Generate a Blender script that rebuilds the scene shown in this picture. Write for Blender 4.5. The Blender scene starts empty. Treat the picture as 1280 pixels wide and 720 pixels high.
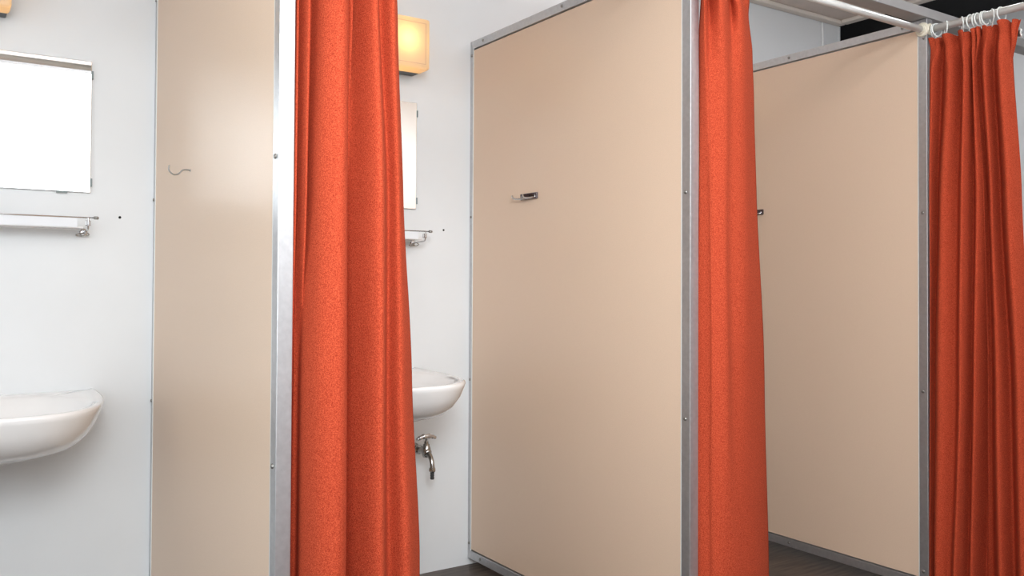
import bpy, bmesh, math, random
from mathutils import Vector, Matrix
random.seed(7)
C = bpy.context.scene.collection
PI = math.pi

# ------------------------------------------------------------------ materials
def new_mat(name):
    m = bpy.data.materials.new(name); m.use_nodes = True
    nt = m.node_tree; b = nt.nodes['Principled BSDF']
    return m, nt, b

def simple(name, col, rough=.5, metal=0., coat=0., noise=0., nscale=60., bump=0., bscale=200., coat_rough=.1, spec=None):
    m, nt, b = new_mat(name)
    b.inputs['Base Color'].default_value = (*col, 1)
    b.inputs['Roughness'].default_value = rough
    b.inputs['Metallic'].default_value = metal
    b.inputs['Coat Weight'].default_value = coat
    b.inputs['Coat Roughness'].default_value = coat_rough
    if spec is not None: b.inputs['Specular IOR Level'].default_value = spec
    tc = nt.nodes.new('ShaderNodeTexCoord')
    if noise:
        n = nt.nodes.new('ShaderNodeTexNoise'); n.inputs['Scale'].default_value = nscale; n.inputs['Detail'].default_value = 5
        nt.links.new(tc.outputs['Object'], n.inputs['Vector'])
        r = nt.nodes.new('ShaderNodeValToRGB')
        r.color_ramp.elements[0].position = .3; r.color_ramp.elements[1].position = .7
        r.color_ramp.elements[0].color = (*[c*(1-noise) for c in col], 1)
        r.color_ramp.elements[1].color = (*[min(1, c*(1+noise)) for c in col], 1)
        nt.links.new(n.outputs['Fac'], r.inputs['Fac']); nt.links.new(r.outputs['Color'], b.inputs['Base Color'])
    if bump:
        n2 = nt.nodes.new('ShaderNodeTexNoise'); n2.inputs['Scale'].default_value = bscale; n2.inputs['Detail'].default_value = 3
        nt.links.new(tc.outputs['Object'], n2.inputs['Vector'])
        bp = nt.nodes.new('ShaderNodeBump'); bp.inputs['Strength'].default_value = bump; bp.inputs['Distance'].default_value = .002
        nt.links.new(n2.outputs['Fac'], bp.inputs['Height']); nt.links.new(bp.outputs['Normal'], b.inputs['Normal'])
    return m

M = {}
M['wall'] = simple('wall_paint', (.74, .75, .76), .42, noise=.012, nscale=6, bump=.05, bscale=30)
M['panel'] = simple('beige_laminate', (.74, .555, .415), .42, coat=.04, coat_rough=.3, noise=.05, nscale=420, bump=.05, bscale=25)
M['alu'] = simple('brushed_aluminium', (.55, .55, .56), .42, metal=.85, noise=.06, nscale=80)
M['steel'] = simple('dark_screw_metal', (.30, .29, .27), .35, metal=.9)
M['chrome'] = simple('chrome', (.62, .62, .63), .12, metal=1.)
M['tapmetal'] = simple('worn_nickel', (.42, .41, .39), .2, metal=1., noise=.2, nscale=60)
M['blackrubber'] = simple('black_rubber', (.03, .03, .03), .5)
M['ceramic'] = simple('sink_ceramic', (.82, .80, .79), .12, coat=.5, coat_rough=.05)
M['white_plastic'] = simple('white_plastic', (.78, .79, .76), .35)
M['cream_plastic'] = simple('cream_plastic', (.80, .74, .60), .4)
M['rod'] = simple('white_enamel_rod', (.88, .88, .85), .28)
M['ceiling'] = simple('ceiling_boards', (.70, .60, .54), .6, noise=.05, nscale=12)
M['mould'] = simple('ceiling_moulding', (.75, .67, .60), .5)
M['beam'] = simple('grey_beam', (.40, .39, .39), .5, noise=.05, nscale=20)
M['black'] = simple('void_black', (.008, .008, .009), .7, noise=.3, nscale=90, spec=.2)  # near-black colour standing in for the void past the back wall
M['lampbase'] = simple('lamp_base_dark', (.10, .11, .12), .5)
M['clip'] = simple('grey_clip', (.22, .26, .26), .5)
M['dark'] = simple('dark_hole', (.01, .01, .01), .9)
M['cable'] = simple('cable_sheath', (.86, .86, .86), .5)
M['window_frame'] = simple('grey_window_frame', (.5, .5, .52), .5)
M['switch'] = simple('frosted_guard', (.80, .81, .84), .15)

# mirror
m, nt, b = new_mat('mirror_silver'); b.inputs['Base Color'].default_value = (.95, .955, .95, 1)
b.inputs['Metallic'].default_value = 1; b.inputs['Roughness'].default_value = .015; M['mirror'] = m
# pane
m, nt, b = new_mat('frosted_pane'); b.inputs['Base Color'].default_value = (.85, .9, .92, 1)
b.inputs['Roughness'].default_value = .4; M['pane'] = m
# glass shelf
m, nt, b = new_mat('shelf_glass'); b.inputs['Base Color'].default_value = (.86, .90, .90, 1)
b.inputs['Roughness'].default_value = .12; b.inputs['Transmission Weight'].default_value = .55; b.inputs['IOR'].default_value = 1.45; M['glass'] = m
# lamp diffuser: translucent opal plastic
m, nt, b = new_mat('opal_diffuser')
nt.nodes.remove(b); out = nt.nodes['Material Output']
tr = nt.nodes.new('ShaderNodeBsdfTranslucent'); tr.inputs['Color'].default_value = (1., .76, .42, 1)
df = nt.nodes.new('ShaderNodeBsdfPrincipled'); df.inputs['Base Color'].default_value = (.85, .74, .60, 1); df.inputs['Roughness'].default_value = .25
mx = nt.nodes.new('ShaderNodeMixShader'); mx.inputs[0].default_value = .45
nt.links.new(tr.outputs[0], mx.inputs[1]); nt.links.new(df.outputs[0], mx.inputs[2]); nt.links.new(mx.outputs[0], out.inputs['Surface'])
M['opal'] = m

# curtain wool / terry
def cloth(name, col, dark):
    m, nt, b = new_mat(name)
    tc = nt.nodes.new('ShaderNodeTexCoord')
    n = nt.nodes.new('ShaderNodeTexNoise'); n.inputs['Scale'].default_value = 430; n.inputs['Detail'].default_value = 4; n.inputs['Roughness'].default_value = .7
    nt.links.new(tc.outputs['Object'], n.inputs['Vector'])
    r = nt.nodes.new('ShaderNodeValToRGB'); r.color_ramp.elements[0].position = .36; r.color_ramp.elements[1].position = .64
    r.color_ramp.elements[0].color = (*dark, 1); r.color_ramp.elements[1].color = (*col, 1)
    nt.links.new(n.outputs['Fac'], r.inputs['Fac']); nt.links.new(r.outputs['Color'], b.inputs['Base Color'])
    b.inputs['Roughness'].default_value = .95; b.inputs['Specular IOR Level'].default_value = .1
    b.inputs['Sheen Weight'].default_value = .03; b.inputs['Sheen Roughness'].default_value = .5
    b.inputs['Sheen Tint'].default_value = (1, .45, .25, 1)
    bp = nt.nodes.new('ShaderNodeBump'); bp.inputs['Strength'].default_value = .55; bp.inputs['Distance'].default_value = .0025
    nt.links.new(n.outputs['Fac'], bp.inputs['Height']); nt.links.new(bp.outputs['Normal'], b.inputs['Normal'])
    return m
M['curtain'] = cloth('orange_wool_cloth', (.61, .098, .042), (.28, .026, .011))

# floor: dark vinyl with streaks running along X
m, nt, b = new_mat('dark_streaked_vinyl')
tc = nt.nodes.new('ShaderNodeTexCoord'); mp = nt.nodes.new('ShaderNodeMapping'); mp.inputs['Scale'].default_value = (3.5, 38, 1)
nt.links.new(tc.outputs['Object'], mp.inputs['Vector'])
n = nt.nodes.new('ShaderNodeTexNoise'); n.inputs['Scale'].default_value = 1.6; n.inputs['Detail'].default_value = 7; n.inputs['Roughness'].default_value = .65
nt.links.new(mp.outputs['Vector'], n.inputs['Vector'])
r = nt.nodes.new('ShaderNodeValToRGB'); r.color_ramp.elements[0].position = .35; r.color_ramp.elements[1].position = .7
r.color_ramp.elements[0].color = (.030, .022, .018, 1); r.color_ramp.elements[1].color = (.125, .095, .075, 1)
nt.links.new(n.outputs['Fac'], r.inputs['Fac']); nt.links.new(r.outputs['Color'], b.inputs['Base Color'])
b.inputs['Roughness'].default_value = .45; M['floor'] = m

# ------------------------------------------------------------------ mesh helpers (world coordinates, then moved into the parent's frame)
def add_box(bm, a, c):
    x0, y0, z0 = a; x1, y1, z1 = c
    v = [bm.verts.new(p) for p in ((x0,y0,z0),(x1,y0,z0),(x1,y1,z0),(x0,y1,z0),(x0,y0,z1),(x1,y0,z1),(x1,y1,z1),(x0,y1,z1))]
    for f in ((3,2,1,0),(4,5,6,7),(0,1,5,4),(1,2,6,5),(2,3,7,6),(3,0,4,7)): bm.faces.new([v[i] for i in f])
def catmull(pts, n=8, closed=False):
    P = [Vector(p) for p in pts]; out = []
    N = len(P)
    segs = N if closed else N-1
    for i in range(segs):
        p0 = P[(i-1) % N] if closed or i > 0 else P[0]*2-P[1]
        p1 = P[i]; p2 = P[(i+1) % N]
        p3 = P[(i+2) % N] if closed or i+2 < N else p2*2-p1
        for k in range(n):
            t = k/n
            out.append(.5*((2*p1)+(p2-p0)*t+(2*p0-5*p1+4*p2-p3)*t*t+(3*p1-p0-3*p2+p3)*t**3))
    if not closed: out.append(P[-1])
    return out
def add_tube(bm, pts, r, seg=12, cap=True, closed=False):
    P = [Vector(p) for p in pts]; rings = []
    rad = r if isinstance(r, (list, tuple)) else [r]*len(P)
    prev = None
    for i, p in enumerate(P):
        if closed: d = P[(i+1) % len(P)]-P[i-1]
        else: d = (P[min(i+1, len(P)-1)]-P[max(i-1, 0)])
        d.normalize()
        if prev is None:
            up = Vector((0,0,1)) if abs(d.z) < .9 else Vector((1,0,0))
            n = d.cross(up).normalized()
        else:
            n = (prev-d*prev.dot(d)).normalized()
        prev = n; b_ = d.cross(n)
        rings.append([bm.verts.new(p+(n*math.cos(2*PI*k/seg)+b_*math.sin(2*PI*k/seg))*rad[i]) for k in range(seg)])
    m_ = len(rings)
    for i in range(m_ if closed else m_-1):
        A = rings[i]; B = rings[(i+1) % m_]
        for k in range(seg): bm.faces.new((A[k], A[(k+1) % seg], B[(k+1) % seg], B[k]))
    if cap and not closed:
        bm.faces.new(rings[0][::-1]); bm.faces.new(rings[-1])
def add_lathe(bm, prof, origin, axis='z', seg=24):
    o = Vector(origin); rings = []
    ax = {'x': Vector((1,0,0)), 'y': Vector((0,1,0)), 'z': Vector((0,0,1))}[axis]
    u = Vector((0,1,0)) if axis == 'x' else Vector((1,0,0)); w = ax.cross(u)
    for r, h in prof:
        rings.append([bm.verts.new(o+ax*h+(u*math.cos(2*PI*k/seg)+w*math.sin(2*PI*k/seg))*max(r, 1e-4)) for k in range(seg)])
    for A, B in zip(rings, rings[1:]):
        for k in range(seg): bm.faces.new((A[k], A[(k+1) % seg], B[(k+1) % seg], B[k]))
    bm.faces.new(rings[0][::-1]); bm.faces.new(rings[-1])

WL = {}
def wloc(o): return WL.get(o.name, Vector((0,0,0))) if o else Vector((0,0,0))
def finish(name, bm, mat, parent=None, smooth=False, bevel=0., label=None, kind=None, origin=None):
    bmesh.ops.recalc_face_normals(bm, faces=bm.faces[:])
    xs = [v.co for v in bm.verts]
    if origin is None:
        o = Vector((sum(v.x for v in xs)/len(xs), sum(v.y for v in xs)/len(xs), sum(v.z for v in xs)/len(xs)))
    else: o = Vector(origin)
    for v in bm.verts: v.co -= o
    me = bpy.data.meshes.new(name); bm.to_mesh(me); bm.free()
    me.materials.append(mat)
    if smooth:
        for p in me.polygons: p.use_smooth = True
    ob = bpy.data.objects.new(name, me); C.objects.link(ob)
    ob.location = o-wloc(parent); WL[ob.name] = o
    if parent: ob.parent = parent
    if bevel:
        bv = ob.modifiers.new('bevel', 'BEVEL'); bv.width = bevel; bv.segments = 2; bv.limit_method = 'ANGLE'
    if label: ob['label'] = label
    if kind: ob['kind'] = kind
    return ob
def box(name, a, c, mat, parent=None, bevel=0., **k):
    bm = bmesh.new(); add_box(bm, a, c); return finish(name, bm, mat, parent, bevel=bevel, **k)
def tube(name, pts, r, mat, parent=None, seg=12, closed=False, **k):
    bm = bmesh.new(); add_tube(bm, pts, r, seg, closed=closed); return finish(name, bm, mat, parent, smooth=True, **k)
def thing(name, label, cat, loc, group=None):
    o = bpy.data.objects.new(name, None); C.objects.link(o); o.empty_display_size = .1
    o.location = loc; WL[o.name] = Vector(loc); tag(o, label, cat, group); return o
def tag(o, label, cat, group=None):
    o['label'] = label; o['category'] = cat
    if group: o['group'] = group
    return o
def dup(root, delta, label, group=None):
    def cp(o, par):
        c = o.copy(); C.objects.link(c)
        if par: c.parent = par
        for ch in list(o.children): cp(ch, c)
        return c
    r = cp(root, None); r.location = Vector(root.location)+Vector(delta)
    r['label'] = label
    if group: r['group'] = group
    return r

# ------------------------------------------------------------------ room
W = 1.2; D = 1.222; T = .034; ZT = 2.097; ZB = .028
H = 2.586; XL = -3.8; XR = 2.89; YF = -3.6; XE = 2.395
def st(name, a, c, mat, **k): return box(name, a, c, mat, kind='structure', **k)
st('floor', (XL-.1, YF-.1, -.1), (XR+.1, .6, 0), M['floor'])
st('wall_back', (XL, 0, 0), (XE, .10, H), M['wall'])
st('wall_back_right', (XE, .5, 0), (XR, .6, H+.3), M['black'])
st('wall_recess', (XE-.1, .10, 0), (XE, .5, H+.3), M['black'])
st('wall_right', (XR, YF, 0), (XR+.1, .6, H), M['wall'])
st('wall_left', (XL-.1, YF, 0), (XL, .1, H), M['wall'])
st('ceiling', (XL, YF, H), (XE, .1, H+.06), M['ceiling'])
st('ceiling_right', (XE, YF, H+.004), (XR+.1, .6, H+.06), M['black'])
# window wall behind the photographer: wall with an opening
bm = bmesh.new()
wx0, wx1, wz0, wz1 = -2.75, -1.44, .95, 1.84
add_box(bm, (XL, YF-.1, 0), (wx0, YF, H)); add_box(bm, (wx1, YF-.1, 0), (XR, YF, H))
add_box(bm, (wx0, YF-.1, 0), (wx1, YF, wz0)); add_box(bm, (wx0, YF-.1, wz1), (wx1, YF, H))
finish('wall_front', bm, M['wall'], kind='structure')
win = thing('window_1', 'window', 'window', (0, 0, 0)); del win['label']; del win['category']; win['kind'] = 'structure'
bm = bmesh.new()
add_box(bm, (wx0, YF-.08, wz0), (wx0+.05, YF+.012, wz1)); add_box(bm, (wx1-.05, YF-.08, wz0), (wx1, YF+.012, wz1))
add_box(bm, (wx0+.05, YF-.08, wz1-.05), (wx1-.05, YF+.012, wz1)); add_box(bm, (wx0+.05, YF-.08, wz0), (wx1-.05, YF+.012, wz0+.05))
finish('window_frame', bm, M['window_frame'], win, bevel=.003)
box('pane', (wx0+.05, YF-.05, wz0+.05), (wx1-.05, YF-.045, wz1-.05), M['pane'], win)
# mouldings around the ceiling boards
def mould(name, y0, y1, x0, x1):
    bm = bmesh.new()
    add_box(bm, (x0, y0, H-.022), (x1, y1, H+.0))
    finish(name, bm, M['mould'], kind='structure', bevel=.006)
mould('trim_1', -.045, -.001, XL, XE)
bm = bmesh.new(); add_box(bm, (XE-.045, YF, H-.022), (XE+.004, -.046, H)); finish('trim_2', bm, M['mould'], kind='structure', bevel=.006)
st('trim_3', (XE-.006, -.006, 0), (XE+.004, .1, H-.023), M['wall'])
# header beam running along the fronts of the stalls
bm = bmesh.new(); add_box(bm, (XL, -1.226, ZT+.002), (XR, -1.160, ZT+.036))
tag(finish('header_beam', bm, M['beam'], bevel=.002), 'long grey beam running along the top front of the stalls', 'beam')

# ------------------------------------------------------------------ partitions
def screw(p, parent, axis='x'):
    bm = bmesh.new(); x, y, z = p
    add_lathe(bm, [(.0058, 0), (.0055, -.0018), (.0042, -.0034), (.0016, -.0040), (.0015, -.0028)], (x, y, z), 'x', 12)
    return finish('screw', bm, M['steel'], parent, smooth=False)
def make_partition(label):
    t = thing('partition', label, 'partition', (T/2, -D/2, 0), 'beige partitions between the stalls')
    RV, RT = .034, .042
    bm = bmesh.new(); add_box(bm, (.0025, -D+RV-.004, ZB+RT-.004), (T-.0025, -.018, ZT-RT+.004))
    finish('panel', bm, M['panel'], t)
    def rail(name, a, c): 
        return box(name, a, c, M['alu'], t, bevel=.0016)
    rb = rail('wall_rail', (0, -.021, ZB), (T, -.001, ZT))
    rf = rail('end_rail', (0, -D, 0), (T, -D+RV, ZT))
    rt = rail('top_rail', (0.0006, -D+RV, ZT-RT+.010), (T-.0006, -.021, ZT))
    rl = rail('bottom_rail', (0.0006, -D+RV, ZB), (T-.0006, -.021, ZB+RT-.010))
    # thin raised lips beside the panel
    bm = bmesh.new()
    add_box(bm, (.0004, -.0245, ZB+RT-.01), (.0030, -.0210, ZT-RT+.010)); add_box(bm, (.0004, -D+RV, ZB+RT-.01), (.0030, -D+RV+.003, ZT-RT+.010))
    finish('edge_lip', bm, M['white_plastic'], t)
    for k in range(4):
        z = .089+k*.65
        screw((0, -.012, z), rb); screw((0, -D+.019, z), rf)
    for y in (-.095, -.61, -1.125):
        screw((0.0006, y, ZT-.014), rt); screw((0.0006, y, ZB+.017), rl)
    return t
P2 = make_partition('beige partition in the middle, between the left and the centre orange curtain')
P1 = dup(P2, (-W, 0, 0), 'beige partition on the left, its front edge beside the left orange curtain')
P3 = dup(P2, (W, 0, 0), 'beige partition on the right, carrying the rod corner and the ringed curtain')

# ------------------------------------------------------------------ wire hook on the left partition
pts = catmull([(-1.1976, -.473, 1.436), (-1.208, -.473, 1.437), (-1.219, -.473, 1.435), (-1.230, -.473, 1.424), (-1.242, -.473, 1.4215), (-1.252, -.473, 1.428), (-1.2555, -.473, 1.436), (-1.2545, -.473, 1.446)], 6)
hk = thing('wall_hook', 'small bare wire hook screwed into the left beige partition', 'hook', (-1.2, -.473, 1.436))
tube('wire', pts, .0021, M['steel'], hk, seg=8)
bm = bmesh.new(); add_lathe(bm, [(.004, .0005), (.0038, -.001), (.002, -.002)], (-1.1976, -.473, 1.436), 'x', 12); finish('screw_collar', bm, M['chrome'], hk)
# double robe hooks
def make_double(label):
    t = thing('coat_hook', label, 'hook', (0.001, -.418, 1.440), 'double metal hooks on the partitions')
    box('hook_plate', (-.004, -.470, 1.4285), (.0035, -.366, 1.4515), M['chrome2'], t, bevel=.002)
    for y0, y1 in ((-.388, -.335), (-.440, -.402)):
        pts = catmull([(-.003, y0-.022, 1.4365), (-.012, y0-.010, 1.4325), (-.020, (y0+y1)/2-.004, 1.4325), (-.022, y1-.010, 1.438), (-.019, y1-.002, 1.447)], 6)
        tube('hook', pts, [.0032]*(len(pts)-3)+[.0034, .0036, .0030], M['chrome'], t, seg=10)
    for y in (-.375, -.461):
        bm = bmesh.new(); add_lathe(bm, [(.0034, 0), (.003, -.0015), (.001, -.002)], (-.004, y, 1.440), 'x', 10); finish('screw', bm, M['chrome'], t)
    return t
M['chrome2'] = simple('dark_chrome', (.16, .14, .15), .18, metal=1.)
h2 = make_double('dark metal double hook in the middle of the centre beige partition')
h3 = dup(h2, (W, -.006, 0), 'dark metal double hook half hidden beside the centre orange curtain')

# ------------------------------------------------------------------ curtain rods, flanges, rings
ZR = 2.058; YR = -1.206
def flange(c, axis, sgn, parent):
    bm = bmesh.new()
    add_lathe(bm, [(.026, 0), (.026, .004*sgn), (.023, .007*sgn), (.017, .009*sgn), (.0165, .016*sgn), (.0125, .017*sgn)], c, axis, 28)
    return finish('flange', bm, M['cream_plastic'], parent, smooth=False, bevel=.001)
def rod_x(x0, x1, label):
    t = thing('curtain_rod', label, 'curtain rod', ((x0+x1)/2, YR, ZR))
    tube('tube', [(x0+.002, YR, ZR), (x1-.002, YR, ZR)], .0128, M['rod'], t, seg=20)
    flange((x0+.0005, YR, ZR), 'x', 1, t); flange((x1-.0005, YR, ZR), 'x', -1, t)
    return t
rod_x(XL+.001, -W, 'white curtain rod across the leftmost stall, above the frame')
rod_x(-W+T, 0, 'white curtain rod that carries the left orange curtain')
rc = rod_x(T, W, 'white curtain rod slanting down to the cream flange on the right partition')
bm = bmesh.new(); add_lathe(bm, [(.004, 0), (.004, -.003), (.002, -.006)], (W-.001, YR-.004, ZR-.033), 'x', 10); finish('screw', bm, M['steel'], rc)
XC = 1.217
rs = thing('curtain_rod', 'white curtain rod at the right with the rings of the right curtain', 'curtain rod', (XC, -2.4, ZR))
tube('tube', [(XC, -D-.001, ZR), (XC, YF+.001, ZR)], .0128, M['rod'], rs, seg=20)
bm = bmesh.new(); add_lathe(bm, [(.022, -D-.0005), (.022, -D-.004), (.016, -D-.008)], (XC, 0, ZR), 'y', 24); finish('flange', bm, M['cream_plastic'], rs)
bm = bmesh.new(); add_lathe(bm, [(.024, YF+.0005), (.024, YF+.005), (.016, YF+.009)], (XC, 0, ZR), 'y', 24); finish('flange', bm, M['cream_plastic'], rs)

def ring_mesh(c, rot_axis, ang, tilt, R=.0215, r=.0025):
    bm = bmesh.new(); pts = []
    for k in range(28):
        a = 2*PI*k/28
        pts.append(Vector((R*.92*math.cos(a), 0, R*1.08*math.sin(a))))
    add_tube(bm, pts, r, 8, closed=True)
    # small hook eye under the ring that goes into the heading
    e = [Vector((.0055*math.cos(2*PI*k/14), 0, -R*1.08-.0065+.0055*math.sin(2*PI*k/14))) for k in range(14)]
    add_tube(bm, e, .0016, 6, closed=True)
    return bm
rings_src = {}
def ring(x, y, along, ang, tilt, label, group):
    key = 'r'
    if key not in rings_src:
        ob = finish('curtain_ring', ring_mesh(None, 0, 0, 0), M['ring'], None, smooth=True, origin=(0, 0, 0))
        rings_src[key] = ob
    else:
        ob = rings_src[key].copy(); C.objects.link(ob)
    # ring plane perpendicular to the rod, hanging on it
    ob.location = (x, y, ZR-.0215*1.08+.0128+.0024)
    ob.rotation_euler = (tilt, 0, (0 if along == 'y' else PI/2)+ang)
    tag(ob, label, 'curtain ring', group); return ob
M['ring'] = simple('ring_plastic', (.80, .83, .80), .25)

# ------------------------------------------------------------------ curtains
def deep(pts, dp):
    """push the valleys (every other point) back so the crevices between the folds are deep"""
    return [(a, o-(dp if (i % 2 == 0 and 0 < i < len(pts)-1) else -.006*(dp > 0))) for i, (a, o) in enumerate(pts)]
def sample_rows(rows, nu, nz, dp):
    """rows: [(z, [(along, out), ...])] from top to bottom -> grid of (along, out, z)"""
    K = []
    for z, pts in rows:
        cp = catmull([(a, o, 0) for a, o in deep(pts, dp)], nu)
        for _ in range(9 if dp else 5):
            cp = [cp[0]]+[(cp[i-1]+cp[i]*2+cp[i+1])/4 for i in range(1, len(cp)-1)]+[cp[-1]]
        K.append((z, cp))
    grid = []
    zt, zb = rows[0][0], rows[-1][0]
    for j in range(nz+1):
        z = zt+(zb-zt)*j/nz
        for i in range(len(K)-1):
            if K[i][0] >= z >= K[i+1][0]-1e-9: break
        z0, A = K[i]; z1, B = K[i+1]
        Am = K[max(i-1, 0)][1]; Bp = K[min(i+2, len(K)-1)][1]
        t = (z0-z)/(z0-z1) if z0 != z1 else 0
        s = t*t*(3-2*t)
        s = .5*s+.5*t
        grid.append((z, [a.lerp(b_, s) for a, b_ in zip(A, B)]))
    return grid
def curtain_mesh(grid, fn):
    bm = bmesh.new(); V = []
    for z, row in grid:
        V.append([bm.verts.new(fn(p.x, p.y, z, i/(len(row)-1))) for i, p in enumerate(row)])
    for A, B in zip(V, V[1:]):
        for i in range(len(A)-1): bm.faces.new((A[i], A[i+1], B[i+1], B[i]))
    return bm
def make_curtain(label, rows, axis, base, pleats, ztop, dp=.026):
    grid = sample_rows(rows, 12, 130, dp)
    def fn(a, o, z, u):
        # gathered heading: tight little gathers near the tape, spreading out downwards
        g = math.exp(-((z-(ztop-.036))/.030)**2)
        o2 = o*(1-.5*g)+.009*math.sin(2*PI*pleats*u+1.3)*math.exp(-max(0, ztop-z)/.05)
        a2 = a+.0035*math.sin(2*PI*pleats*u*1.7)*math.exp(-max(0, ztop-z)/.04)
        o2 += .0022*math.sin(9*u+5*z)+.0018*math.sin(23*u-3.1*z)
        dz = .004*math.sin(2*PI*pleats*u)*(1 if z > ztop-.01 else 0)
        if axis == 'x': return (a2, base-o2, z+dz)
        return (base-o2, a2, z+dz)
    bm = curtain_mesh(grid, fn)
    ob = finish('curtain', bm, M['curtain'], None, smooth=True)
    sd = ob.modifiers.new('thickness', 'SOLIDIFY'); sd.thickness = .0022; sd.offset = 0
    tag(ob, label, 'curtain')
    return ob
def shift(pts, k=1., da=0., ko=1.): return [(c+(a-c)*k+da, o*ko) for (a, o) in pts for c in (sum(p[0] for p in pts)/len(pts),)]
c1_0 = [(-1.160,-.02),(-1.162,.02),(-1.150,-.01),(-1.141,.035),(-1.122,-.01),(-1.115,.050),(-1.088,.080),(-1.062,.05),(-1.052,-.01),(-1.036,.012),(-1.028,-.012),(-1.004,.065),(-.967,.0),(-.946,.038),(-.904,-.03)]
c1_b = [(-1.163,.0),(-1.160,-.01),(-1.149,-.04),(-1.134,-.035),(-1.144,.02),(-1.130,.08),(-1.095,.100),(-1.066,.07),(-1.054,.0),(-1.034,-.018),(-1.022,.020),(-.990,.088),(-.942,.018),(-.912,.058),(-.838,-.03)]
c1 = [(2.030, shift(c1_0, .93, -.008, .75)), (1.985, shift(c1_0, .9, -.010, .6)), (1.90, shift(c1_0, .96, -.004, .9)), (1.739, c1_0),
  (1.321, [(-1.163,-.02),(-1.162,.015),(-1.148,-.015),(-1.145,.03),(-1.130,-.01),(-1.124,.055),(-1.092,.088),(-1.064,.058),(-1.054,-.005),(-1.035,-.015),(-1.024,.005),(-.994,.075),(-.948,.008),(-.932,.038),(-.888,-.03)]),
  (0.904, [(-1.164,-.01),(-1.160,.0),(-1.148,-.03),(-1.138,-.025),(-1.143,.015),(-1.130,.072),(-1.094,.094),(-1.065,.064),(-1.054,.0),(-1.034,-.018),(-1.022,.012),(-.990,.082),(-.946,.012),(-.925,.045),(-.864,-.03)]),
  (0.490, c1_b), (0.03, shift(c1_b, 1.02, .004))]
make_curtain('long orange wool curtain beside the left partition, with the deepest folds', c1, 'x', YR, 9, 2.03, dp=0)
c2_0 = [(0.052,-0.000), (0.023,0.045), (0.088,0.000), (0.071,0.060), (0.173,0.010), (0.161,0.050), (0.274,-0.020)]
c2 = [(2.030, shift(c2_0, .95, -.004, .7)), (1.972, c2_0),
  (1.841, [(0.042,-0.000), (0.032,0.040), (0.064,0.030), (0.081,0.055), (0.143,0.040), (0.180,0.045), (0.299,-0.020)]),
  (1.699, [(0.042,-0.000), (0.040,0.035), (0.051,0.045), (0.083,0.055), (0.127,0.055), (0.190,0.040), (0.307,-0.020)]),
  (1.395, [(0.042,-0.000), (0.050,0.030), (0.053,0.050), (0.089,0.055), (0.130,0.055), (0.202,0.035), (0.316,-0.020)]),
  (0.834, [(0.042,-0.000), (0.056,0.030), (0.058,0.055), (0.097,0.060), (0.142,0.060), (0.220,0.040), (0.348,-0.020)]),
  (0.275, [(0.042,-0.000), (0.057,0.030), (0.061,0.060), (0.104,0.065), (0.154,0.065), (0.236,0.045), (0.374,-0.020)]),
  (0.03, [(0.042,-0.000), (0.057,0.030), (0.061,0.060), (0.104,0.067), (0.156,0.067), (0.240,0.047), (0.382,-0.020)])]
make_curtain('nearly flat orange wool curtain beside the middle partition', c2, 'x', YR, 7, 2.03, dp=.004)
c3_0 = [(-1.227,0.000), (-1.246,0.020), (-1.254,0.000), (-1.308,0.030), (-1.329,0.000), (-1.366,0.030), (-1.371,0.000), (-1.389,0.015), (-1.391,0.000), (-1.391,-0.005), (-1.396,0.000), (-1.432,0.025), (-1.440,0.000), (-1.488,0.035), (-1.504,0.010), (-1.503,-0.010), (-1.502,-0.030)]
c3_t = [(-1.226,0.000), (-1.248,0.016), (-1.262,-0.004), (-1.290,0.026), (-1.322,-0.002), (-1.352,0.030), (-1.368,-0.004), (-1.385,0.018), (-1.395,-0.006), (-1.402,0.004), (-1.408,-0.006), (-1.432,0.028), (-1.450,-0.004), (-1.484,0.034), (-1.506,0.012), (-1.520,-0.012), (-1.533,-0.028)]
def off(p, d): return [(a, o+d) for a, o in p]
c3 = [(2.020, c3_t), (1.984, shift(c3_t, .97, 0, .8)), (1.898, c3_0),
  (1.449, [(-1.227,0.000), (-1.236,0.015), (-1.240,0.000), (-1.287,0.035), (-1.321,0.015), (-1.362,0.040), (-1.367,0.000), (-1.405,0.025), (-1.417,0.000), (-1.415,-0.005), (-1.419,0.000), (-1.457,0.030), (-1.463,0.000), (-1.521,0.050), (-1.538,0.020), (-1.535,0.000), (-1.527,-0.030)]),
  (0.785, [(-1.226,0.000), (-1.228,0.010), (-1.230,0.010), (-1.277,0.040), (-1.318,0.030), (-1.357,0.045), (-1.361,0.000), (-1.401,0.030), (-1.403,-0.020), (-1.408,-0.045), (-1.422,-0.020), (-1.479,0.040), (-1.492,0.000), (-1.548,0.050), (-1.565,0.020), (-1.562,0.000), (-1.554,-0.030)]),
  (0.03, [(-1.226,0.000), (-1.228,0.010), (-1.230,0.010), (-1.266,0.045), (-1.299,0.040), (-1.337,0.050), (-1.342,0.000), (-1.382,0.030), (-1.384,-0.030), (-1.400,-0.060), (-1.424,-0.030), (-1.491,0.045), (-1.504,0.000), (-1.561,0.050), (-1.577,0.020), (-1.577,0.000), (-1.571,-0.030)])]
K3 = make_curtain('gathered orange wool curtain at the right, hanging on white rings', c3, 'y', XC, 11, 2.02)

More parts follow.
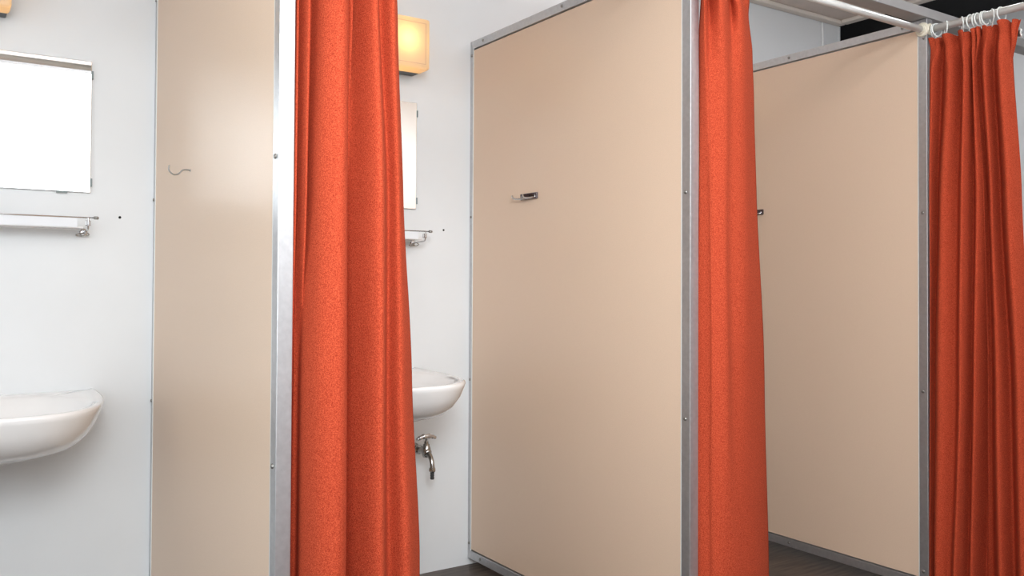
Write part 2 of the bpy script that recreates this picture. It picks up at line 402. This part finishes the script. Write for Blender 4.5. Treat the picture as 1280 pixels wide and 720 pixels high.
ys = [-1.236, -1.250, -1.283, -1.343, -1.372, -1.386, -1.399, -1.412, -1.424, -1.446, -1.478]
an = [.15, -.35, .75, .65, -.15, .1, -.1, .12, -.2, .8, -.25]
for y, a in zip(ys, an):
    ring(XC, y, 'y', a, random.uniform(-.1, .1), 'white plastic ring on the rod above the right orange curtain', 'rings of the right curtain')
for k in range(8):
    ring(-1.135+k*.030, YR, 'x', random.uniform(-.5, .5), 0, 'white plastic ring above the left orange curtain', 'rings of the left curtain')
for k in range(7):
    ring(.062+k*.032, YR, 'x', random.uniform(-.5, .5), 0, 'white plastic ring above the middle orange curtain', 'rings of the middle curtain')
# metal end clip with a loose white hook at the end of the right curtain's heading
cl = box('tape_clip', (XC+.018, -1.532, 1.965), (XC+.024, -1.500, 1.985), M['dark2'] if 'dark2' in M else M['steel'], K3)
tube('tape_hook', catmull([(XC+.016, -1.530, 1.990), (XC+.012, -1.536, 1.984), (XC+.014, -1.533, 1.974), (XC+.010, -1.538, 1.966), (XC+.016, -1.534, 1.960)], 5), .0028, M['white_plastic'], K3, seg=8)

# ------------------------------------------------------------------ wall lamps
def make_lamp(x1, z0, z1, label):
    x0 = x1-.19
    t = thing('wall_lamp', label, 'lamp', ((x0+x1)/2, 0, (z0+z1)/2), 'square opal wall lamps')
    box('base', (x0+.006, -.058, z0+.0005), (x1-.006, -.0005, z1-.004), M['lampbase'], t, bevel=.004)
    bm = bmesh.new()
    add_box(bm, (x0, -.13, z0), (x1, -.0585, z1))
    # open towards the wall
    bm.faces.ensure_lookup_table()
    bf = max(bm.faces, key=lambda f: f.calc_center_median().y); bmesh.ops.delete(bm, geom=[bf], context='FACES_ONLY')
    d = finish('diffuser', bm, M['opal'], t, bevel=.010)
    d.modifiers['bevel'].segments = 4
    # thin raised square line on the front
    bm = bmesh.new(); e = .018; w = .0022
    for a, c in (((x0+e, z0+e), (x1-e, z0+e+w)), ((x0+e, z1-e-w), (x1-e, z1-e)), ((x0+e, z0+e+w), (x0+e+w, z1-e-w)), ((x1-e-w, z0+e+w), (x1-e, z1-e-w))):
        add_box(bm, (a[0], -.1312, a[1]), (c[0], -.1302, c[1]))
    finish('square_line', bm, M['opal2'], t)
    bm = bmesh.new(); add_lathe(bm, [(.004, -.022), (.016, -.020), (.022, -.006), (.022, .008), (.014, .022), (.013, .040)], ((x0+x1)/2+.01, -.085, (z0+z1)/2+.01), 'z', 16)
    finish('bulb', bm, M['bulb'], t, smooth=True)
    pl = bpy.data.lights.new('lamp_light', 'POINT'); pl.energy = .6; pl.color = (1, .58, .28); pl.shadow_soft_size = .03
    po = bpy.data.objects.new('lamp_light', pl); C.objects.link(po); po.parent = t
    po.location = Vector(((x0+x1)/2, -.082, (z0+z1)/2+.005))-wloc(t)
    return t
m, nt, b = new_mat('bulb_glow'); b.inputs['Emission Color'].default_value = (1, .72, .36, 1); b.inputs['Emission Strength'].default_value = 9; M['bulb'] = m
M['opal2'] = simple('opal_line', (.75, .55, .35), .5)
L2 = make_lamp(-.254, 1.921, 2.111, 'glowing square wall lamp beside the left orange curtain')
L1 = dup(L2, (-1.362, 0, -.012), 'wall lamp cut by the left edge, above the left mirror')
L3 = dup(L2, (1.18, 0, 0), 'glowing square wall lamp hidden behind the middle partition')

# ------------------------------------------------------------------ mirrors
def make_mirror(x1, label):
    x0 = x1-.55; z0, z1 = 1.400, 1.812
    t = thing('mirror', label, 'mirror', ((x0+x1)/2, 0, z0), 'frameless mirrors')
    box('mirror_glass', (x0, -.0095, z0), (x1, -.0035, z1), M['mirror'], t, bevel=.0022)
    box('backing', (x0+.003, -.0034, z0+.003), (x1-.003, -.0008, z1-.003), M['cable'], t)
    for (a, c) in (((x1-.001, z1-.055), (x1+.004, z1-.030)), ((x0-.004, z1-.055), (x0+.001, z1-.030)), ((x1-.001, z0+.020), (x1+.004, z0+.045)), ((x1-.095, z0-.004), (x1-.065, z0+.001)), ((x0+.065, z0-.004), (x0+.095, z0+.001))):
        box('clip', (a[0], -.0115, a[1]), (c[0], -.0008, c[1]), M['clip'], t)
    return t
m1 = make_mirror(-1.387, 'frameless rectangular mirror on the left wall, above the white shelf')
m2 = dup(m1, (1.142, 0, .008), 'narrow visible strip of mirror beside the left orange curtain')

# ------------------------------------------------------------------ shelves
def make_shelf(x1, label):
    x0 = x1-.56
    t = thing('shelf', label, 'shelf', ((x0+x1)/2, 0, 1.285), 'bathroom shelves under the mirrors')
    xd = x1-.024                          # where the wire drops
    box('shelf_plate', (x0+.03, -.100, 1.2835), (xd-.012, -.012, 1.2905), M['glass2'], t, bevel=.0015)
    box('guard_strip', (x0+.03, -.103, 1.2860), (xd-.030, -.1005, 1.3125), M['switch'], t)
    tube('rail', [(x0, -.104, 1.316), (x1, -.104, 1.316)], .0022, M['chrome'], t, seg=10)
    for s, xe in ((1, x1), (-1, x0)):
        bm = bmesh.new(); add_lathe(bm, [(.0045, -.009), (.0048, 0), (.0040, .004)] if s > 0 else [(.0040, -.004), (.0048, 0), (.0045, .009)], (xe, -.104, 1.316), 'x', 12)
        finish('end_cap', bm, M['steel'], t, smooth=True)
        xx = xe-.024*s
        tube('bracket', catmull([(xx, -.104, 1.316), (xx, -.104, 1.300), (xx, -.102, 1.288), (xx, -.092, 1.2795), (xx, -.05, 1.278), (xx, -.006, 1.276)], 6), .0026, M['chrome'], t, seg=8)
        tube('loop', catmull([(xx, -.030, 1.276), (xx+.012*s, -.028, 1.270), (xx+.010*s, -.014, 1.2655), (xx-.014*s, -.012, 1.264), (xx-.022*s, -.014, 1.268), (xx, -.014, 1.275)], 5), .0018, M['tapmetal'], t, seg=8)
        bm = bmesh.new(); add_lathe(bm, [(.012, 0), (.012, -.003), (.008, -.006)], (xx, -.0008, 1.276), 'y', 16); finish('wall_flange', bm, M['chrome'], t)
        box('clamp', (xx-.008, -.1015, 1.2915), (xx+.008, -.094, 1.308), M['chrome'], t, bevel=.002)
    return t
M['glass2'] = simple('milky_shelf', (.72, .70, .69), .2, coat=.3)
s1 = make_shelf(-1.381, 'white shelf with a thin chrome rail under the left mirror')
s2 = dup(s1, (1.150, 0, .002), 'short visible end of a chrome shelf beside the left orange curtain')

# ------------------------------------------------------------------ sinks
def outline(hw, dp, n=96):
    """plan outline, from back-left round the front to back-right; superellipse front with straight sides"""
    P = []
    for k in range(1201):
        a = PI*k/1200
        cx, sy = math.cos(a), math.sin(a)
        e = 2/3.6; f = 2/2.7
        x = -hw*math.copysign(abs(cx)**e, cx); y = -dp*abs(sy)**f
        P.append((x, y))
    # even spacing along the outline
    L = [0]
    for a, b in zip(P, P[1:]): L.append(L[-1]+math.hypot(b[0]-a[0], b[1]-a[1]))
    Q = []; j = 0
    for k in range(n+1):
        d = L[-1]*k/n
        while j < len(P)-2 and L[j+1] < d: j += 1
        t = (d-L[j])/max(1e-9, L[j+1]-L[j]); Q.append((P[j][0]+(P[j+1][0]-P[j][0])*t, P[j][1]+(P[j+1][1]-P[j][1])*t))
    return Q
def make_sink(cx, zr, hw, dp, label):
    t = thing('sink', label, 'sink', (cx, 0, zr), 'white wall hung washbasins')
    bm = bmesh.new(); n = 96; base = outline(hw, dp, n)
    yb = -.0003
    def ringv(s, sy, y0, z, dzf=None):
        vs = []
        for (x, y) in base:
            X = cx+x*s; Y = yb+y0+y*sy
            Z = z+(dzf(x, y) if dzf else 0)
            vs.append(bm.verts.new((X, Y, Z)))
        return vs
    lipup = lambda x, y: .006*(abs(x)/hw)**4*(.5)
    rings = []
    # underside centre -> outwards -> rim -> bowl
    rings.append(ringv(.18, .22, -.10, zr-.165))
    rings.append(ringv(.42, .44, -.05, zr-.158))
    rings.append(ringv(.60, .66, 0, zr-.142))
    rings.append(ringv(.78, .83, 0, zr-.118))
    rings.append(ringv(.825, .865, 0, zr-.110))
    rings.append(ringv(.90, .925, 0, zr-.084))
    rings.append(ringv(.957, .968, 0, zr-.050))
    rings.append(ringv(.990, .992, 0, zr-.018))
    rings.append(ringv(1.0, 1.0, 0, zr-.006))
    rings.append(ringv(.996, .996, 0, zr))
    rings.append(ringv(.975, .975, 0, zr+.002))
    rings.append(ringv(.925, .945, 0, zr-.002))
    # bowl inner rings (closed loop around their own centre)
    for A, B in zip(rings, rings[1:]):
        for k in range(n): bm.faces.new((A[k], A[k+1], B[k+1], B[k]))
    bm.faces.new(rings[0])
    # back face
    L = [r_[0] for r_ in rings]; R = [r_[-1] for r_ in rings]
    bm.faces.new(L+R[::-1])
    # deck (top): bowl ring grid starting from the last ring closed by a straight back edge
    last = rings[-1]
    m_ = len(last)
    # straight back edge points between last[-1] and last[0]
    nb = 24
    back = [bm.verts.new(last[-1].co.lerp(last[0].co, (i+1)/(nb+1))) for i in range(nb)]
    loop = last+back
    cen = Vector((cx, -dp*.53, zr))
    prev = loop
    bx, by = hw*.80, dp*.36
    N = len(loop)
    def ell(s, z):
        vs = []
        for v in loop:
            d = Vector((v.co.x-cen.x, v.co.y-cen.y, 0)); a = math.atan2(d.y/by, d.x/bx)
            ex = math.copysign(abs(math.cos(a))**.8, math.cos(a)); ey = math.copysign(abs(math.sin(a))**.8, math.sin(a))
            vs.append(bm.verts.new((cen.x+bx*s*ex, cen.y+by*s*ey, z)))
        return vs
    for s, z in ((1.08, zr-.003), (1.03, zr-.010), (.97, zr-.035), (.86, zr-.080), (.62, zr-.112), (.30, zr-.122), (.07, zr-.125)):
        cur = ell(s, z)
        for k in range(N): bm.faces.new((prev[k], prev[(k+1) % N], cur[(k+1) % N], cur[k]))
        prev = cur
    bm.faces.new(prev)
    finish('basin', bm, M['ceramic'], t, smooth=True)
    bm = bmesh.new(); add_lathe(bm, [(.028, .0), (.028, .003), (.020, .004), (.016, .001)], (cx, -dp*.53, zr-.1255), 'z', 20); finish('drain', bm, M['chrome'], t)
    bm = bmesh.new(); add_lathe(bm, [(.018, 0), (.018, -.035), (.030, -.036), (.032, -.10), (.020, -.115)], (cx, -.20, zr-.149), 'z', 20); finish('trap', bm, M['chrome'], t, smooth=False)
    tube('waste_pipe', [(cx, -.172, zr-.21), (cx, -.001, zr-.21)], .014, M['chrome'], t)
    # small fixing bracket under the right side
    bm = bmesh.new(); add_tube(bm, [(cx+.12, -.10, zr-.150), (cx+.175, -.10, zr-.143), (cx+.178, -.10, zr-.128)], .003, 8); add_tube(bm, [(cx+.175, -.10, zr-.143), (cx+.178, -.002, zr-.140)], .003, 8)
    finish('fixing_bracket', bm, M['steel'], t)
    # overflow slit marks inside the bowl front: chrome pillar tap at the back of the deck
    return t
SK1 = make_sink(-1.690, .787, .322, .558, 'white ceramic washbasin under the left mirror and shelf')
SK2 = make_sink(-.560, .797, .326, .595, 'white washbasin partly hidden by the left orange curtain')

# ------------------------------------------------------------------ wall tap under the second sink
tx = -.243
tp = thing('water_tap', 'old metal wall tap below the washbasin beside the left curtain', 'tap', (tx, 0, .49))
bm = bmesh.new(); add_lathe(bm, [(.020, 0), (.020, -.004), (.013, -.010), (.011, -.030), (.0165, -.031), (.0170, -.046), (.012, -.048), (.011, -.070), (.014, -.085), (.017, -.100), (.014, -.116), (.006, -.121)], (tx, -.0002, .489), 'y', 20)
finish('inlet', bm, M['tapmetal'], tp, smooth=True)
bm = bmesh.new(); add_lathe(bm, [(.013, -.018), (.0165, -.008), (.017, .008), (.0155, .018), (.013, .022), (.012, .030), (.0085, .031), (.0080, .040), (.0045, .041), (.0045, .050)], (tx, -.100, .489), 'z', 20)
finish('valve_body', bm, M['tapmetal'], tp, smooth=True)
bm = bmesh.new(); add_tube(bm, catmull([(tx-.041, -.100, .538), (tx-.030, -.100, .543), (tx-.014, -.100, .5475), (tx, -.100, .549), (tx+.014, -.100, .5475), (tx+.030, -.100, .543), (tx+.041, -.100, .538)], 4), [.0040]+[.0066]*3+[.0084]*4+[.0105]*9+[.0084]*4+[.0066]*3+[.0040], 12)
finish('handle', bm, M['chrome'], tp, smooth=True)
sp = catmull([(tx, -.108, .486), (tx, -.124, .482), (tx, -.139, .468), (tx, -.146, .450), (tx, -.148, .432)], 5)
tube('spout', sp, [.0125-.0035*min(1, i/8) for i in range(len(sp))], M['tapmetal'], tp, seg=16)
bm = bmesh.new(); add_lathe(bm, [(.010, .010), (.0135, .007), (.0135, -.003), (.009, -.007)], (tx, -.148, .430), 'z', 6); finish('collar_nut', bm, M['tapmetal'], tp, bevel=.001)
bm = bmesh.new(); add_lathe(bm, [(.0078, .005), (.0078, -.004), (.0070, -.005), (.0078, -.012), (.0070, -.014), (.0078, -.022), (.0060, -.025)], (tx, -.148, .421), 'z', 16); finish('nozzle', bm, M['blackrubber'], tp, smooth=False)

# ------------------------------------------------------------------ small marks on the wall
def wall_hole(x, z, label):
    bm = bmesh.new(); add_lathe(bm, [(.0042, 0), (.0038, -.0012), (.0015, -.0012)], (x, -.0002, z), 'y', 14)
    tag(finish('wall_plug', bm, M['dark']), label, 'wall plug', None)
wall_hole(-1.300, 1.328, 'small dark plug hole in the white wall right of the left shelf')
wall_hole(-.119, 1.333, 'small dark plug hole in the white wall left of the middle partition')
tag(tube('wall_cable', catmull([(2.236, -.0066, 2.0), (2.242, -.0066, 2.22), (2.247, -.0066, 2.36), (2.243, -.0066, 2.50), (2.236, -.0066, 2.562)], 5), .0065, M['cable']), 'thin white cable running up the far wall above the right partition', 'cable')

# ------------------------------------------------------------------ lights
def area(name, loc, rot, sx, sy, power, col=(1, 1, 1)):
    l = bpy.data.lights.new(name, 'AREA'); l.shape = 'RECTANGLE'; l.size = sx; l.size_y = sy; l.energy = power; l.color = col
    o = bpy.data.objects.new(name, l); C.objects.link(o); o.location = loc; o.rotation_euler = rot; return o
area('hallway_ceiling_light', (-.7, -2.3, H-.03), (0, 0, 0), 3.6, .5, 17, (.88, .955, 1))
area('hallway_up_fill', (-.3, -2.7, 2.30), (PI, 0, 0), 2.6, .4, 42, (.90, .955, 1))  # added fill facing up, bounces off the ceiling; no fixture hangs here
area('end_stall_fill', (2.1, -1.0, 2.54), (0, 0, 0), .3, .3, 6.5, (.92, .96, 1))  # unseen fill added to brighten the right wall and upper corner
area('stall_up_fill', (.55, -.55, 2.30), (PI, 0, 0), .6, .4, 3, (.92, .96, 1))  # added fill above the third stall, only lifts upper wall and ceiling
area('clerestory_daylight', (-1.35, YF+.03, 2.13), (PI/2-.06, 0, 0), 4.0, .82, 37, (.88, .955, 1))
area('window_daylight', ((wx0+wx1)/2, YF-.04, (wz0+wz1)/2), (PI/2, 0, 0), wx1-wx0-.1, wz1-wz0-.1, 10, (.88, .955, 1))
area('left_end_daylight', (XL+.05, -2.3, 1.3), (0, -PI/2, 0), 2.3, 2.2, 26, (.88, .955, 1))
fl = area('bounced_flash', (-1.75, -3.35, 2.05), (0, 0, 0), .8, .7, 7.9, (.90, .965, 1))
fl.data.spread = math.radians(66)
fl.rotation_euler = (Vector((-.3, -.75, 1.1))-fl.location).to_track_quat('-Z', 'Y').to_euler()
w = bpy.data.worlds.new('world'); bpy.context.scene.world = w; w.use_nodes = True
w.node_tree.nodes['Background'].inputs[0].default_value = (.8, .85, .9, 1); w.node_tree.nodes['Background'].inputs[1].default_value = .3

# ------------------------------------------------------------------ camera
yaw, pit, rol = 0.5905231765891942, 0.016929685798957407, 0.00523015696535316
fw = Vector((math.sin(yaw)*math.cos(pit), math.cos(yaw)*math.cos(pit), math.sin(pit)))
r0 = Vector((math.cos(yaw), -math.sin(yaw), 0)); u0 = r0.cross(fw)
r2 = r0*math.cos(rol)+u0*math.sin(rol); u2 = -r0*math.sin(rol)+u0*math.cos(rol)
cd = bpy.data.cameras.new('camera'); cam = bpy.data.objects.new('camera', cd); C.objects.link(cam)
mat = Matrix((r2, u2, -fw)).transposed().to_4x4(); mat.translation = Vector((-1.801906270904533, -2.997363743974591, 1.124111843092216))
cam.matrix_world = mat
cd.sensor_width = 36; cd.lens = 36*1086.188/1280; cd.shift_y = -24.18/1280; cd.clip_start = .02
bpy.context.scene.camera = cam
s = bpy.context.scene
s.view_settings.view_transform = 'Standard'; s.view_settings.look = 'None'; s.view_settings.exposure = .10; s.view_settings.gamma = 1.
